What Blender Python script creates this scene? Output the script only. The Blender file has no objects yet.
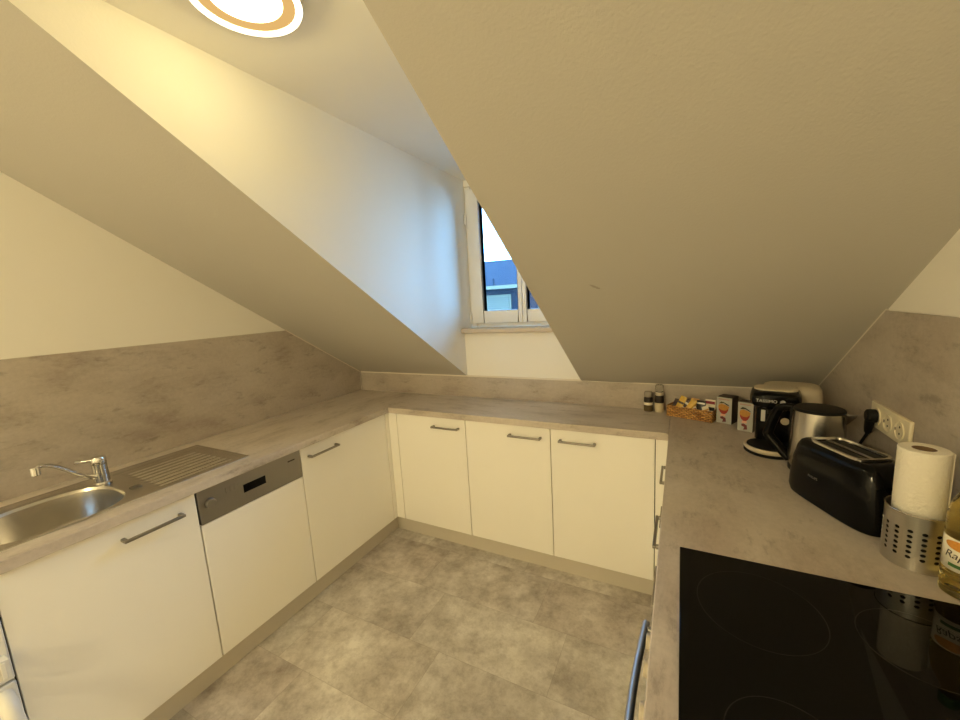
import bpy, bmesh, math, random
from mathutils import Vector, Matrix
random.seed(7)
PI = math.pi
scene = bpy.context.scene
COL = scene.collection

# ------------------------------------------------------------------ dimensions (metres)
W = 2.803            # inner width between the panel faces
DL, DR, DB = 0.5836, 0.5976, 0.385   # worktop depths: left run, right run, back run
H, CT = 0.88, 0.036  # worktop height and thickness
ZB = 1.0188          # top of the low panel at the back
ZL, ZR = 1.4042, 1.4179
SL, S0 = 0.6296, 1.028
DX0, DX1 = 0.960, 1.727              # dormer cheeks
ZC = 2.3044                          # flat ceiling
YEND = -5.6                          # wall behind the camera
def zs(y): return S0 - SL * y        # underside of the sloping ceiling

# ------------------------------------------------------------------ materials
def lin(c): return c / 12.92 if c <= 0.04045 else ((c + 0.055) / 1.055) ** 2.4
def srgb(r, g, b): return (lin(r / 255), lin(g / 255), lin(b / 255), 1.0)

class NT:
    def __init__(self, name):
        self.m = bpy.data.materials.new(name); self.m.use_nodes = True
        self.t = self.m.node_tree; self.n = self.t.nodes; self.l = self.t.links
        self.b = self.n['Principled BSDF']
    def new(self, kind, **kw):
        x = self.n.new(kind)
        for k, v in kw.items():
            if k in x.inputs: x.inputs[k].default_value = v
            else: setattr(x, k, v)
        return x
    def link(self, a, b): self.l.new(a, b)
    def math(self, op, a, b=None):
        x = self.n.new('ShaderNodeMath'); x.operation = op
        for i, v in enumerate((a, b)):
            if v is None: continue
            if isinstance(v, (int, float)): x.inputs[i].default_value = v
            else: self.link(v, x.inputs[i])
        return x.outputs[0]
    def coord(self, scale=(1, 1, 1), rot=(0, 0, 0)):
        tc = self.n.new('ShaderNodeTexCoord'); mp = self.n.new('ShaderNodeMapping')
        mp.inputs['Scale'].default_value = scale; mp.inputs['Rotation'].default_value = rot
        self.link(tc.outputs['Object'], mp.inputs['Vector']); return mp.outputs['Vector']
    def noise(self, vec, scale, detail=4, rough=0.55):
        x = self.new('ShaderNodeTexNoise', Scale=scale, Detail=detail, Roughness=rough)
        self.link(vec, x.inputs['Vector']); return x.outputs['Fac']
    def ramp(self, fac, stops):
        x = self.n.new('ShaderNodeValToRGB'); e = x.color_ramp.elements
        while len(e) < len(stops): e.new(0.5)
        for i, (p, c) in enumerate(stops): e[i].position = p; e[i].color = c
        self.link(fac, x.inputs['Fac']); return x.outputs['Color']
    def mix(self, fac, a, b, mode='MIX'):
        x = self.n.new('ShaderNodeMix'); x.data_type = 'RGBA'; x.blend_type = mode
        for s, v in ((0, fac), (6, a), (7, b)):
            if isinstance(v, (int, float, tuple)): x.inputs[s].default_value = v
            else: self.link(v, x.inputs[s])
        return x.outputs[2]
    def bump(self, h, strength, dist=0.002):
        x = self.new('ShaderNodeBump', Strength=strength, Distance=dist)
        self.link(h, x.inputs['Height']); self.link(x.outputs['Normal'], self.b.inputs['Normal'])

def plain(name, col, rough=0.5, metal=0.0, spec=0.5, coat=0.0, var=0.04, vs=30):
    k = NT(name); b = k.b
    v = k.noise(k.coord(), vs, 2)
    c2 = tuple(max(0, x * (1 - var)) for x in col[:3]) + (1,)
    k.link(k.mix(v, col, c2), b.inputs['Base Color'])
    b.inputs['Roughness'].default_value = rough; b.inputs['Metallic'].default_value = metal
    b.inputs['Specular IOR Level'].default_value = spec; b.inputs['Coat Weight'].default_value = coat
    return k.m

def paint(name, col, bump=0.25, scale=140, spots=False):
    k = NT(name); v = k.coord()
    n1 = k.noise(v, scale, 3, 0.6); n2 = k.noise(v, 2.0, 3)
    c = k.mix(n2, col, tuple(x * 0.95 for x in col[:3]) + (1,))
    if spots:   # small scuff on the right hand slope
        tc = k.n.new('ShaderNodeTexCoord'); mp = k.n.new('ShaderNodeMapping'); mp.vector_type = 'TEXTURE'
        mp.inputs['Location'].default_value = (1.972, -0.8195, 1.544)
        mp.inputs['Rotation'].default_value = (0, 0, 0.66); mp.inputs['Scale'].default_value = (0.024, 0.006, 0.06)
        k.link(tc.outputs['Object'], mp.inputs['Vector'])
        ln = k.n.new('ShaderNodeVectorMath'); ln.operation = 'LENGTH'; k.link(mp.outputs['Vector'], ln.inputs[0])
        d = k.math('ADD', ln.outputs['Value'], k.math('MULTIPLY', k.math('SUBTRACT', k.noise(v, 160, 2), 0.5), 1.6))
        f = k.math('MULTIPLY', k.math('LESS_THAN', d, 0.9), 0.35)
        c = k.mix(f, c, srgb(96, 70, 50))
    k.link(c, k.b.inputs['Base Color']); k.b.inputs['Roughness'].default_value = 0.9
    k.b.inputs['Specular IOR Level'].default_value = 0.2
    k.bump(n1, bump, 0.003); return k.m

def laminate(name, along, base=1.0, rough=0.42):
    k = NT(name)
    sc = {'x': (0.9, 2.4, 2.4), 'y': (2.4, 0.9, 2.4)}[along]
    v = k.coord(sc); v1 = k.coord()
    n1 = k.noise(v, 2.2, 7, 0.62); n2 = k.noise(v, 9, 6, 0.7); n3 = k.noise(v1, 60, 3, 0.7)
    a = k.ramp(n1, [(0.28, srgb(178 * base, 163 * base, 152 * base)), (0.5, srgb(201 * base, 190 * base, 178 * base)), (0.72, srgb(214 * base, 204 * base, 194 * base))])
    st = k.ramp(n2, [(0.30, srgb(112, 100, 90)), (0.42, (1, 1, 1, 1))])
    st2 = k.ramp(k.noise(v, 4.5, 9, 0.78), [(0.36, srgb(150, 138, 124)), (0.50, (1, 1, 1, 1))])
    c = k.mix(0.26, k.mix(0.26, a, st, 'MULTIPLY'), st2, 'MULTIPLY')
    gr = k.ramp(n3, [(0.35, (0.86, 0.86, 0.86, 1)), (0.65, (1, 1, 1, 1))])
    c = k.mix(0.6, c, gr, 'MULTIPLY')
    k.link(c, k.b.inputs['Base Color']); k.b.inputs['Roughness'].default_value = rough
    k.b.inputs['Specular IOR Level'].default_value = 0.4
    k.bump(n3, 0.05, 0.001); return k.m

def floor_mat():
    k = NT('vinyl_tile_floor')
    tc = k.n.new('ShaderNodeTexCoord'); sp = k.n.new('ShaderNodeSeparateXYZ'); k.link(tc.outputs['Object'], sp.inputs[0])
    rh, ln = 0.3125, 0.652
    yr = k.math('DIVIDE', k.math('SUBTRACT', -0.725, sp.outputs['Y']), rh)
    row = k.math('FLOOR', yr); fy = k.math('SUBTRACT', yr, row)
    xr = k.math('DIVIDE', k.math('SUBTRACT', k.math('SUBTRACT', sp.outputs['X'], 1.158), k.math('MULTIPLY', row, 0.163)), ln)
    cx = k.math('FLOOR', xr); fx = k.math('SUBTRACT', xr, cx)
    cmb = k.n.new('ShaderNodeCombineXYZ'); k.link(cx, cmb.inputs[0]); k.link(row, cmb.inputs[1])
    wn = k.n.new('ShaderNodeTexWhiteNoise'); k.link(cmb.outputs[0], wn.inputs['Vector'])
    ex = k.math('MULTIPLY', k.math('MINIMUM', fx, k.math('SUBTRACT', 1.0, fx)), ln)
    ey = k.math('MULTIPLY', k.math('MINIMUM', fy, k.math('SUBTRACT', 1.0, fy)), rh)
    joint = k.math('LESS_THAN', k.math('MINIMUM', ex, ey), 0.0012)
    # each tile samples its own patch of the stone pattern
    ofs = k.n.new('ShaderNodeVectorMath'); ofs.operation = 'SCALE'; ofs.inputs['Scale'].default_value = 9.0
    k.link(wn.outputs['Color'], ofs.inputs[0])
    ad = k.n.new('ShaderNodeVectorMath'); k.link(tc.outputs['Object'], ad.inputs[0]); k.link(ofs.outputs[0], ad.inputs[1])
    n1 = k.noise(ad.outputs[0], 5, 8, 0.68); n2 = k.noise(ad.outputs[0], 26, 6, 0.75)
    a = k.ramp(n1, [(0.30, srgb(164, 155, 147)), (0.5, srgb(205, 199, 192)), (0.70, srgb(236, 232, 226))])
    b = k.ramp(n2, [(0.36, (0.74, 0.72, 0.70, 1)), (0.56, (1, 1, 1, 1))])
    c = k.mix(0.8, a, b, 'MULTIPLY')
    tone = k.ramp(wn.outputs['Value'], [(0.0, (0.86, 0.83, 0.82, 1)), (0.5, (0.96, 0.97, 0.97, 1)), (1.0, (1.06, 1.05, 1.03, 1))])
    c = k.mix(1.0, c, tone, 'MULTIPLY')
    c = k.mix(k.math('MULTIPLY', joint, 0.28), c, srgb(112, 96, 82))
    k.link(c, k.b.inputs['Base Color']); k.b.inputs['Roughness'].default_value = 0.5
    k.b.inputs['Specular IOR Level'].default_value = 0.35
    k.bump(n2, 0.08, 0.001); return k.m

def brushed(name, col, rough=0.3, scale=(1, 1, 80), bump=0.04):
    k = NT(name); n = k.noise(k.coord(scale), 12, 3)
    k.link(k.mix(n, col, tuple(x * 0.82 for x in col[:3]) + (1,)), k.b.inputs['Base Color'])
    k.b.inputs['Metallic'].default_value = 1.0; k.b.inputs['Roughness'].default_value = rough
    k.bump(n, bump, 0.001); return k.m

def glow(name, col, strength):
    k = NT(name); n = k.noise(k.coord(), 5, 1)
    k.b.inputs['Base Color'].default_value = (0.85, 0.82, 0.75, 1)
    k.b.inputs['Emission Color'].default_value = col
    k.link(k.math('MULTIPLY', k.math('ADD', k.math('MULTIPLY', n, 0.1), 0.95), strength), k.b.inputs['Emission Strength'])
    return k.m

def clear(name, col, rough=0.02, ior=1.45, tint_noise=0.05):
    k = NT(name); b = k.b
    n = k.noise(k.coord(), 20, 1)
    k.link(k.mix(n, col, tuple(x * (1 - tint_noise) for x in col[:3]) + (1,)), b.inputs['Base Color'])
    b.inputs['Transmission Weight'].default_value = 1.0; b.inputs['Roughness'].default_value = rough
    b.inputs['IOR'].default_value = ior; return k.m

def pane_mat():
    k = NT('window_pane_glass'); out = k.n['Material Output']
    tr = k.n.new('ShaderNodeBsdfTransparent'); tr.inputs['Color'].default_value = (0.93, 0.97, 0.97, 1)
    gl = k.n.new('ShaderNodeBsdfGlossy'); gl.inputs['Roughness'].default_value = 0.02
    fr = k.new('ShaderNodeFresnel', IOR=1.4); mx = k.n.new('ShaderNodeMixShader')
    k.link(fr.outputs[0], mx.inputs[0]); k.link(tr.outputs[0], mx.inputs[1]); k.link(gl.outputs[0], mx.inputs[2])
    k.link(mx.outputs[0], out.inputs['Surface']); k.n.remove(k.b); return k.m

M = {}
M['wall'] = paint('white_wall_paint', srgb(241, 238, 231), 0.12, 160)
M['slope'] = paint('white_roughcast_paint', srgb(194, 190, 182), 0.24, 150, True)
M['caulk'] = plain('white_caulk', srgb(226, 218, 205), 0.7)
M['lam_x'] = laminate('concrete_laminate_across', 'x')
M['lam_y'] = laminate('concrete_laminate_along', 'y')
M['pan_x'] = laminate('concrete_panel_across', 'x', 0.93)
M['pan_y'] = laminate('concrete_panel_along', 'y', 0.93)
M['floor'] = floor_mat()
M['front'] = plain('matt_white_front', srgb(248, 245, 237), 0.45, spec=0.35, var=0.02, vs=8)
M['carcass'] = plain('white_carcass_board', srgb(205, 200, 190), 0.6)
M['plinth'] = plain('beige_grey_plinth', srgb(206, 198, 184), 0.5)
M['steel_h'] = brushed('brushed_handle_steel', (0.36, 0.33, 0.29, 1), 0.36)
M['steel'] = brushed('brushed_steel', (0.58, 0.55, 0.50, 1), 0.26)
M['holder'] = brushed('brushed_holder_steel', (0.66, 0.63, 0.57, 1), 0.30)
M['bar_steel'] = brushed('satin_bar_steel', (0.50, 0.50, 0.50, 1), 0.42)
M['sink'] = brushed('satin_sink_steel', (0.68, 0.65, 0.59, 1), 0.27, (30, 1, 1))
M['chrome'] = plain('chrome', (0.8, 0.79, 0.77, 1), 0.07, 1.0)
M['panel_grey'] = brushed('grey_metal_fascia', (0.33, 0.31, 0.29, 1), 0.42, (1, 80, 1))
M['black_gloss'] = plain('black_gloss_plastic', (0.004, 0.004, 0.004, 1), 0.14, spec=0.16)
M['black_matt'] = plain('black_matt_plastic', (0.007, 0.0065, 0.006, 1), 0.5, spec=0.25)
M['black_glass'] = plain('black_ceramic_glass', (0.0018, 0.0016, 0.0014, 1), 0.03, spec=0.18)
M['dark_gap'] = plain('gap_shade_board', srgb(34, 27, 20), 0.8)  # board behind the fronts, coloured dark to stand for shade in the gaps
M['ring_mark'] = plain('faint_zone_print', (0.010, 0.0095, 0.009, 1), 0.25)
M['display'] = plain('dark_display', (0.002, 0.002, 0.003, 1), 0.1, spec=0.15)
M['cream'] = plain('cream_plastic', srgb(208, 195, 172), 0.35)
M['socket'] = plain('socket_plastic', srgb(236, 226, 200), 0.3)
M['hole'] = plain('dark_hole', (0.02, 0.018, 0.012, 1), 0.8)
M['silver'] = plain('silver_print', (0.55, 0.54, 0.52, 1), 0.35, 0.6)
M['upvc'] = plain('white_upvc', srgb(238, 236, 232), 0.3)
M['gasket'] = plain('dark_gasket', srgb(66, 74, 84), 0.6)
M['sill'] = plain('beige_stone_sill', srgb(206, 190, 170), 0.4, var=0.15, vs=60)
M['pane'] = pane_mat()
M['appliance'] = plain('white_enamel', srgb(238, 237, 232), 0.3)
M['seal'] = plain('grey_door_seal', srgb(70, 66, 62), 0.7)
M['oil'] = clear('rapeseed_oil', (1.0, 0.87, 0.36, 1), 0.03, 1.33)
M['clear'] = clear('clear_plastic', (0.92, 0.92, 0.90, 1), 0.05, 1.35)
M['label'] = plain('cream_label_paper', srgb(240, 234, 216), 0.5)
M['orange'] = plain('orange_print', srgb(232, 160, 70), 0.5, var=0.35, vs=300)
M['green'] = plain('green_print', srgb(58, 104, 52), 0.5)
M['ink'] = plain('dark_ink', srgb(48, 32, 24), 0.6)
M['tissue'] = paint('embossed_kitchen_tissue', srgb(240, 234, 220), 0.9, 120)
M['card'] = plain('brown_card', srgb(120, 94, 66), 0.8)
M['ring'] = plain('white_lamp_metal', srgb(240, 236, 226), 0.4)

E1, E2 = 2.6, 112.0       # bulb power of the dormer lamp and of the lamp further back
C1 = (1.0, 0.82, 0.36); C2 = (1.0, 0.832, 0.46)
LAMP2 = (1.10, -4.40, ZC)
M['diffuser'] = glow('lit_lamp_diffuser', (1.0, 0.86, 0.50, 1), 3.0)
M['rim_glow'] = glow('lit_lamp_rim', (1.0, 0.92, 0.74, 1), 2.2)
M['edge_glow'] = glow('lit_lamp_amber_edge', (1.0, 0.60, 0.20, 1), 0.80)
M['edge_glow'].node_tree.nodes['Principled BSDF'].inputs['Base Color'].default_value = (0.002, 0.0015, 0.001, 1)
M['edge_glow'].node_tree.nodes['Principled BSDF'].inputs['Specular IOR Level'].default_value = 0.0
for k in ('diffuser', 'rim_glow', 'edge_glow'): M[k].cycles.emission_sampling = 'NONE'

# ------------------------------------------------------------------ mesh building
class MB:
    def __init__(self): self.bm = bmesh.new(); self.mi = 0
    def _f(self, vs):
        try:
            f = self.bm.faces.new(vs); f.material_index = self.mi; return f
        except ValueError: return None
    def box(self, x0, x1, y0, y1, z0, z1):
        v = [self.bm.verts.new(p) for p in ((x0,y0,z0),(x1,y0,z0),(x1,y1,z0),(x0,y1,z0),(x0,y0,z1),(x1,y0,z1),(x1,y1,z1),(x0,y1,z1))]
        for q in ((3,2,1,0),(4,5,6,7),(0,1,5,4),(1,2,6,5),(2,3,7,6),(3,0,4,7)): self._f([v[i] for i in q])
        return self
    def obox(self, c, hx, hy, hz, mat):
        v = [self.bm.verts.new(Vector(c) + mat @ Vector((sx*hx, sy*hy, sz*hz))) for sz in (-1,1) for sx, sy in ((-1,-1),(1,-1),(1,1),(-1,1))]
        for q in ((3,2,1,0),(4,5,6,7),(0,1,5,4),(1,2,6,5),(2,3,7,6),(3,0,4,7)): self._f([v[i] for i in q])
        return self
    def prism(self, poly, axis, a, b):
        """poly in the two other axes (in xyz order), extruded along axis from a to b"""
        def P(p, t):
            return {'x': (t, p[0], p[1]), 'y': (p[0], t, p[1]), 'z': (p[0], p[1], t)}[axis]
        A = [self.bm.verts.new(P(p, a)) for p in poly]; B = [self.bm.verts.new(P(p, b)) for p in poly]
        n = len(poly); self._f(A[::-1]); self._f(B)
        for i in range(n): self._f([A[i], A[(i+1) % n], B[(i+1) % n], B[i]])
        return self
    def loft(self, loops, cap0=True, cap1=True, closed=True):
        L = [[self.bm.verts.new(p) for p in lp] for lp in loops]; n = len(L[0])
        for a, b in zip(L, L[1:]):
            for i in range(n if closed else n - 1): self._f([a[i], a[(i+1) % n], b[(i+1) % n], b[i]])
        if cap0: self._f(L[0][::-1])
        if cap1: self._f(L[-1])
        return L
    def lathe(self, prof, c=(0,0,0), n=40, cap0=False, cap1=False, sx=1, sy=1):
        return self.loft([[(c[0]+sx*r*math.cos(2*PI*i/n), c[1]+sy*r*math.sin(2*PI*i/n), c[2]+z) for i in range(n)] for r, z in prof], cap0, cap1)
    def cyl(self, p0, p1, r0, r1=None, n=24, cap=True):
        r1 = r0 if r1 is None else r1; p0, p1 = Vector(p0), Vector(p1); d = (p1-p0).normalized()
        a = d.orthogonal().normalized(); b = d.cross(a)
        self.loft([[p + a*(r*math.cos(2*PI*i/n)) + b*(r*math.sin(2*PI*i/n)) for i in range(n)] for p, r in ((p0, r0), (p1, r1))], cap, cap)
        return self
    def tube(self, pts, r, n=12, flat=1.0):
        pts = [Vector(p) for p in pts]; loops = []; up = None
        for i, p in enumerate(pts):
            d = (pts[min(i+1, len(pts)-1)] - pts[max(i-1, 0)]).normalized()
            if up is None: up = d.orthogonal().normalized()
            else: up = (up - d*up.dot(d)).normalized()
            s = d.cross(up); rr = r[i] if isinstance(r, (list, tuple)) else r
            loops.append([p + up*(rr*math.cos(2*PI*k/n)) + s*(rr*flat*math.sin(2*PI*k/n)) for k in range(n)])
        self.loft(loops); return self
    def build(self, name, mats, parent=None, bevel=0, segs=2, smooth=35, loc=None, rot=None, solidify=0):
        bm = self.bm
        bmesh.ops.remove_doubles(bm, verts=bm.verts, dist=1e-6)
        bmesh.ops.recalc_face_normals(bm, faces=bm.faces)
        if smooth:
            for f in bm.faces: f.smooth = True
            for e in bm.edges:
                if len(e.link_faces) == 2 and e.calc_face_angle(0) > math.radians(smooth): e.smooth = False
        me = bpy.data.meshes.new(name); bm.to_mesh(me); bm.free()
        for m in (mats if isinstance(mats, (list, tuple)) else [mats]): me.materials.append(m)
        o = bpy.data.objects.new(name, me); COL.objects.link(o)
        if parent: o.parent = parent
        if loc: o.location = loc
        if rot: o.rotation_euler = rot
        if solidify:
            s = o.modifiers.new('thickness', 'SOLIDIFY'); s.thickness = solidify; s.offset = -1
        if bevel:
            b = o.modifiers.new('edges', 'BEVEL'); b.width = bevel; b.segments = segs; b.limit_method = 'ANGLE'; b.angle_limit = math.radians(40)
            b.harden_normals = False
        return o

def thing(name, label, cat, loc=(0, 0, 0), rz=0.0, group=None):
    o = bpy.data.objects.new(name, None); COL.objects.link(o); o.empty_display_size = 0.05
    o.location = loc; o.rotation_euler = (0, 0, rz); tag(o, label, cat, group); return o
def tag(o, label, cat, group=None):
    o['label'] = label; o['category'] = cat
    if group: o['group'] = group
    return o
def struct(o, label=None):
    o['kind'] = 'structure'
    if label: o['label'] = label
    return o
def copy_tree(o, parent=None):
    c = o.copy(); COL.objects.link(c); c.parent = parent
    for ch in list(o.children): copy_tree(ch, c)
    return c
def box(name, mat, b, parent=None, bevel=0, **kw): return MB().box(*b).build(name, mat, parent, bevel, **kw)
def sup(a, b, p, n=48):
    out = []
    for i in range(n):
        t = 2*PI*i/n; c, s = math.cos(t), math.sin(t)
        out.append((a*math.copysign(abs(c)**(2/p), c), b*math.copysign(abs(s)**(2/p), s)))
    return out
def lettering(name, text, size, mat, parent, fn, extrude=0.0, align='CENTER', shear=0.0, spacing=1.0):
    cu = bpy.data.curves.new(name, 'FONT'); cu.body = text; cu.size = size; cu.align_x = align; cu.align_y = 'CENTER'
    cu.shear = shear; cu.space_character = spacing; cu.extrude = extrude; cu.resolution_u = 3
    t = bpy.data.objects.new(name, cu); COL.objects.link(t)
    bpy.context.view_layer.update()
    dg = bpy.context.evaluated_depsgraph_get(); me = bpy.data.meshes.new_from_object(t.evaluated_get(dg))
    bpy.data.objects.remove(t); bpy.data.curves.remove(cu)
    for v in me.vertices: v.co = fn(v.co)
    me.materials.clear(); me.materials.append(mat)
    o = bpy.data.objects.new(name, me); COL.objects.link(o); o.parent = parent; return o

# ------------------------------------------------------------------ room shell
struct(box('floor', M['floor'], (-0.15, W+0.15, YEND-0.1, 0.25, -0.08, 0.0)))
# left and right walls stand 8 mm behind the panel faces
struct(box('wall_left', M['wall'], (-0.14, -0.008, YEND, 0.25, 0, 2.42)))
struct(box('wall_right', M['wall'], (W+0.008, W+0.14, YEND, 0.25, 0, 2.42)))
struct(box('wall_front', M['wall'], (-0.14, W+0.14, YEND-0.1, YEND, 0, 2.42)))
struct(MB().prism([(-0.14,0),(W+0.14,0),(W+0.14,1.05),(DX1+0.03,1.05),(DX1+0.03,1.318),(DX0-0.03,1.318),(DX0-0.03,1.05),(-0.14,1.05)], 'y', 0.010, 0.25).build('wall_back', M['wall']))
struct(box('ceiling', M['wall'], (-0.14, W+0.14, YEND, 0.25, ZC, ZC+0.1)))
ytop = -(ZC + 0.02 - S0) / SL
slope = [(0.06, zs(0.06)), (ytop, zs(ytop)), (ytop + 0.10, zs(ytop) + 0.02), (0.06, zs(0.06) + 0.13)]
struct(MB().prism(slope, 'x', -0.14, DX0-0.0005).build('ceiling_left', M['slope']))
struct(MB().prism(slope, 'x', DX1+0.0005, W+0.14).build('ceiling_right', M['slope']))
cheek = [(0.25, 1.04), (0.012, 1.04), (-0.001, zs(-0.001)+0.0006), (ytop, zs(ytop)+0.0006), (0.25, ZC+0.02)]
struct(MB().prism(cheek, 'x', DX0-0.05, DX0).build('wall_dormer_left', M['wall']))
struct(MB().prism(cheek, 'x', DX1, DX1+0.05).build('wall_dormer_right', M['wall']))
struct(box('wall_dormer_back', M['wall'], (DX0, DX1, 0.112, 0.25, 2.263, ZC)))

# window: two casements in one white frame
win = bpy.data.objects.new('window_1', None); COL.objects.link(win); win.location = (DX0, 0.10, 1.318); win['kind'] = 'structure'
ww, wh = DX1 - DX0, 2.262 - 1.318
def frame4(mb, x0, x1, z0, z1, y0, y1, wl, wr, wb, wt):
    mb.box(x0, x0+wl, y0, y1, z0, z1); mb.box(x1-wr, x1, y0, y1, z0, z1)
    mb.box(x0+wl, x1-wr, y0, y1, z0, z0+wb); mb.box(x0+wl, x1-wr, y0, y1, z1-wt, z1); return mb
frame4(MB(), 0, ww, 0.027, wh, 0.018, 0.075, 0.045, 0.045, 0.045, 0.045).build('window_frame', M['upvc'], win, 0.003)
mid = 1.3435 - DX0
for k, (a, b) in enumerate(((0.016, mid-0.0015), (mid+0.0015, ww-0.016))):
    wl, wr = (0.090, 0.029) if k == 0 else (0.029, 0.090)
    s = frame4(MB(), a, b, 0.052, wh-0.02, 0.0, 0.055, wl, wr, 0.082, 0.075).build('sash', M['upvc'], win, 0.004)
    frame4(MB(), a+wl-0.001, b-wr+0.001, 0.052+0.081, wh-0.02-0.074, 0.012, 0.050, 0.004, 0.003, 0.003, 0.004).build('gasket', M['gasket'], s)
    box('pane', M['pane'], (a+wl-0.001, b-wr+0.001, 0.030, 0.034, 0.132, wh-0.093), s)
    hx = 0.009 if k == 0 else ww-0.009
    for hz in (0.060, wh-0.24):
        MB().cyl((hx, -0.006, hz), (hx, -0.006, hz+0.07), 0.006).build('hinge', M['upvc'], s)
box('window_handle', M['upvc'], (mid+0.008, mid+0.028, -0.03, 0.0, 0.42, 0.53), win, 0.004)
struct(box('trim_1', M['sill'], (DX0+0.0005, DX1-0.0005, -0.042, 0.118, 1.3185, 1.3445), None, 0.003))
bpy.data.objects['trim_1']['label'] = 'beige window sill'
# caulk strips between the panels and the sloping ceiling
struct(box('trim_2', M['caulk'], (0.001, DX1+0.004, 0.0006, 0.010, ZB+0.0006, ZB+0.010)))
struct(box('trim_5', M['caulk'], (2.02, W-0.001, 0.0006, 0.010, ZB+0.0006, ZB+0.0045)))
yl = -(ZL - ZB) / SL; yr = -(ZR - ZB) / SL
struct(MB().prism([(0.0, ZB+0.0006), (yl, ZL+0.0006), (yl+0.012, ZL+0.0075), (0.0, ZB+0.0088)], 'x', -0.008, -0.001).build('trim_3', M['caulk']))
struct(MB().prism([(0.0, ZB+0.0006), (yr, ZR+0.0006), (yr+0.012, ZR+0.0075), (0.0, ZB+0.0088)], 'x', W+0.001, W+0.008).build('trim_4', M['caulk']))
# plinths under the cabinets
struct(box('baseboard_left', M['plinth'], (0.508, DL-0.059, -2.026, -0.326, 0.0, 0.109)))
struct(box('baseboard_back', M['plinth'], (DL-0.0588, W-DR+0.0588, -0.326, -0.310, 0.0, 0.109)))
struct(box('baseboard_right', M['plinth'], (W-DR+0.059, W-DR+0.075, -1.90, -0.326, 0.0, 0.109)))

# ------------------------------------------------------------------ splashback panels
o = MB().prism([(-2.030,H+0.0005),(-0.0085,H+0.0005),(-0.0085,ZB+SL*0.0085),(yl,ZL),(-2.030,ZL)], 'x', -0.0078, 0.0).build('splashback_panel', M['pan_y'])
tag(o, 'tall grey concrete-look splashback panel behind the sink and tap', 'splashback')
o = MB().prism([(0.0005,H+0.0005),(W-0.0005,H+0.0005),(W-0.0005,ZB),(0.0005,ZB)], 'y', 0.0, 0.0095).build('splashback_panel', M['pan_x'])
tag(o, 'low grey concrete-look upstand strip along the back wall below the window', 'splashback')
o = MB().prism([(-1.98,H+0.0005),(-0.0005,H+0.0005),(-0.0005,ZB),(yr,ZR),(-1.98,ZR)], 'x', W, W+0.0078).build('splashback_panel', M['pan_y'])
tag(o, 'tall grey concrete-look splashback panel carrying the triple power socket', 'splashback')

# ------------------------------------------------------------------ worktop (U shaped) with a cut-out for the sink
top = thing('worktop', 'U-shaped concrete-look grey worktop running round three walls', 'worktop', (0, 0, H-CT))
def slab_with_hole(x0, x1, y0, y1, hole=None):
    xs = sorted({x0, x1} | ({hole[0], hole[1]} if hole else set())); ys = sorted({y0, y1} | ({hole[2], hole[3]} if hole else set()))
    mb = MB(); bm = mb.bm; g = {}
    def v(x, y, z):
        if (x, y, z) not in g: g[(x, y, z)] = bm.verts.new((x, y, z))
        return g[(x, y, z)]
    cells = [(i, j) for i in range(len(xs)-1) for j in range(len(ys)-1) if not (hole and xs[i] >= hole[0] and xs[i+1] <= hole[1] and ys[j] >= hole[2] and ys[j+1] <= hole[3])]
    for i, j in cells:
        for z in (0, CT): mb._f([v(xs[i],ys[j],z), v(xs[i+1],ys[j],z), v(xs[i+1],ys[j+1],z), v(xs[i],ys[j+1],z)])
        for di, dj, a, b in ((-1,0,(i,j+1),(i,j)), (1,0,(i+1,j),(i+1,j+1)), (0,-1,(i,j),(i+1,j)), (0,1,(i+1,j+1),(i,j+1))):
            if (i+di, j+dj) not in cells:
                mb._f([v(xs[a[0]],ys[a[1]],0), v(xs[b[0]],ys[b[1]],0), v(xs[b[0]],ys[b[1]],CT), v(xs[a[0]],ys[a[1]],CT)])
    return mb
SX0, SX1, SY0, SY1 = 0.078, 0.508, -2.022, -1.247      # sink outline
slab_with_hole(0.0003, DL, -2.030, -0.0003, (SX0+0.02, SX1-0.02, SY0+0.015, SY1-0.02)).build('left_slab', M['lam_y'], top, 0.0025)
slab_with_hole(DL+0.0003, W-DR-0.0003, -DB, -0.0003).build('back_slab', M['lam_x'], top, 0.0025)
slab_with_hole(W-DR, W-0.0003, -1.98, -0.0003).build('right_slab', M['lam_y'], top, 0.0025)

# ------------------------------------------------------------------ cabinets
ZD0, ZD1 = 0.1116, H-CT-0.006       # door bottom and top
T = 0.018
def frame_of(origin, ux, out):
    """local u along the front, w out of the front, z up -> world"""
    return Matrix(((ux[0], out[0], 0, origin[0]), (ux[1], out[1], 0, origin[1]), (0, 0, 1, 0), (0, 0, 0, 1)))
FL = frame_of((DL-0.02, 0), (0, 1), (1, 0))       # left run: u = y
FB = frame_of((0, -DB+0.02), (1, 0), (0, -1))     # back run: u = x
FR = frame_of((W-DR+0.02, 0), (0, 1), (-1, 0))    # right run: u = y
def xb(mb, F, u0, u1, w0, w1, z0, z1):
    a, b = F @ Vector((u0, w0, z0)), F @ Vector((u1, w1, z1))
    mb.box(min(a.x,b.x), max(a.x,b.x), min(a.y,b.y), max(a.y,b.y), z0, z1); return mb
def at(o, F, u0, u1, depth):
    p = F @ Vector(((u0+u1)/2, -T-depth/2, 0)); return p
def handle(F, u0, u1, z, parent, proj=0.030):
    mb = MB()
    xb(mb, F, u0, u1, proj-0.005, proj+0.005, z-0.0055, z+0.0055)
    for a, b in ((u0, u0+0.013), (u1-0.013, u1)): xb(mb, F, a, b, 0.0002, proj-0.0045, z-0.006, z+0.006)
    h = mb.build('handle', M['steel_h'], parent, 0.003, 3); h['label'] = 'brushed steel bar handle'; return h
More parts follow.
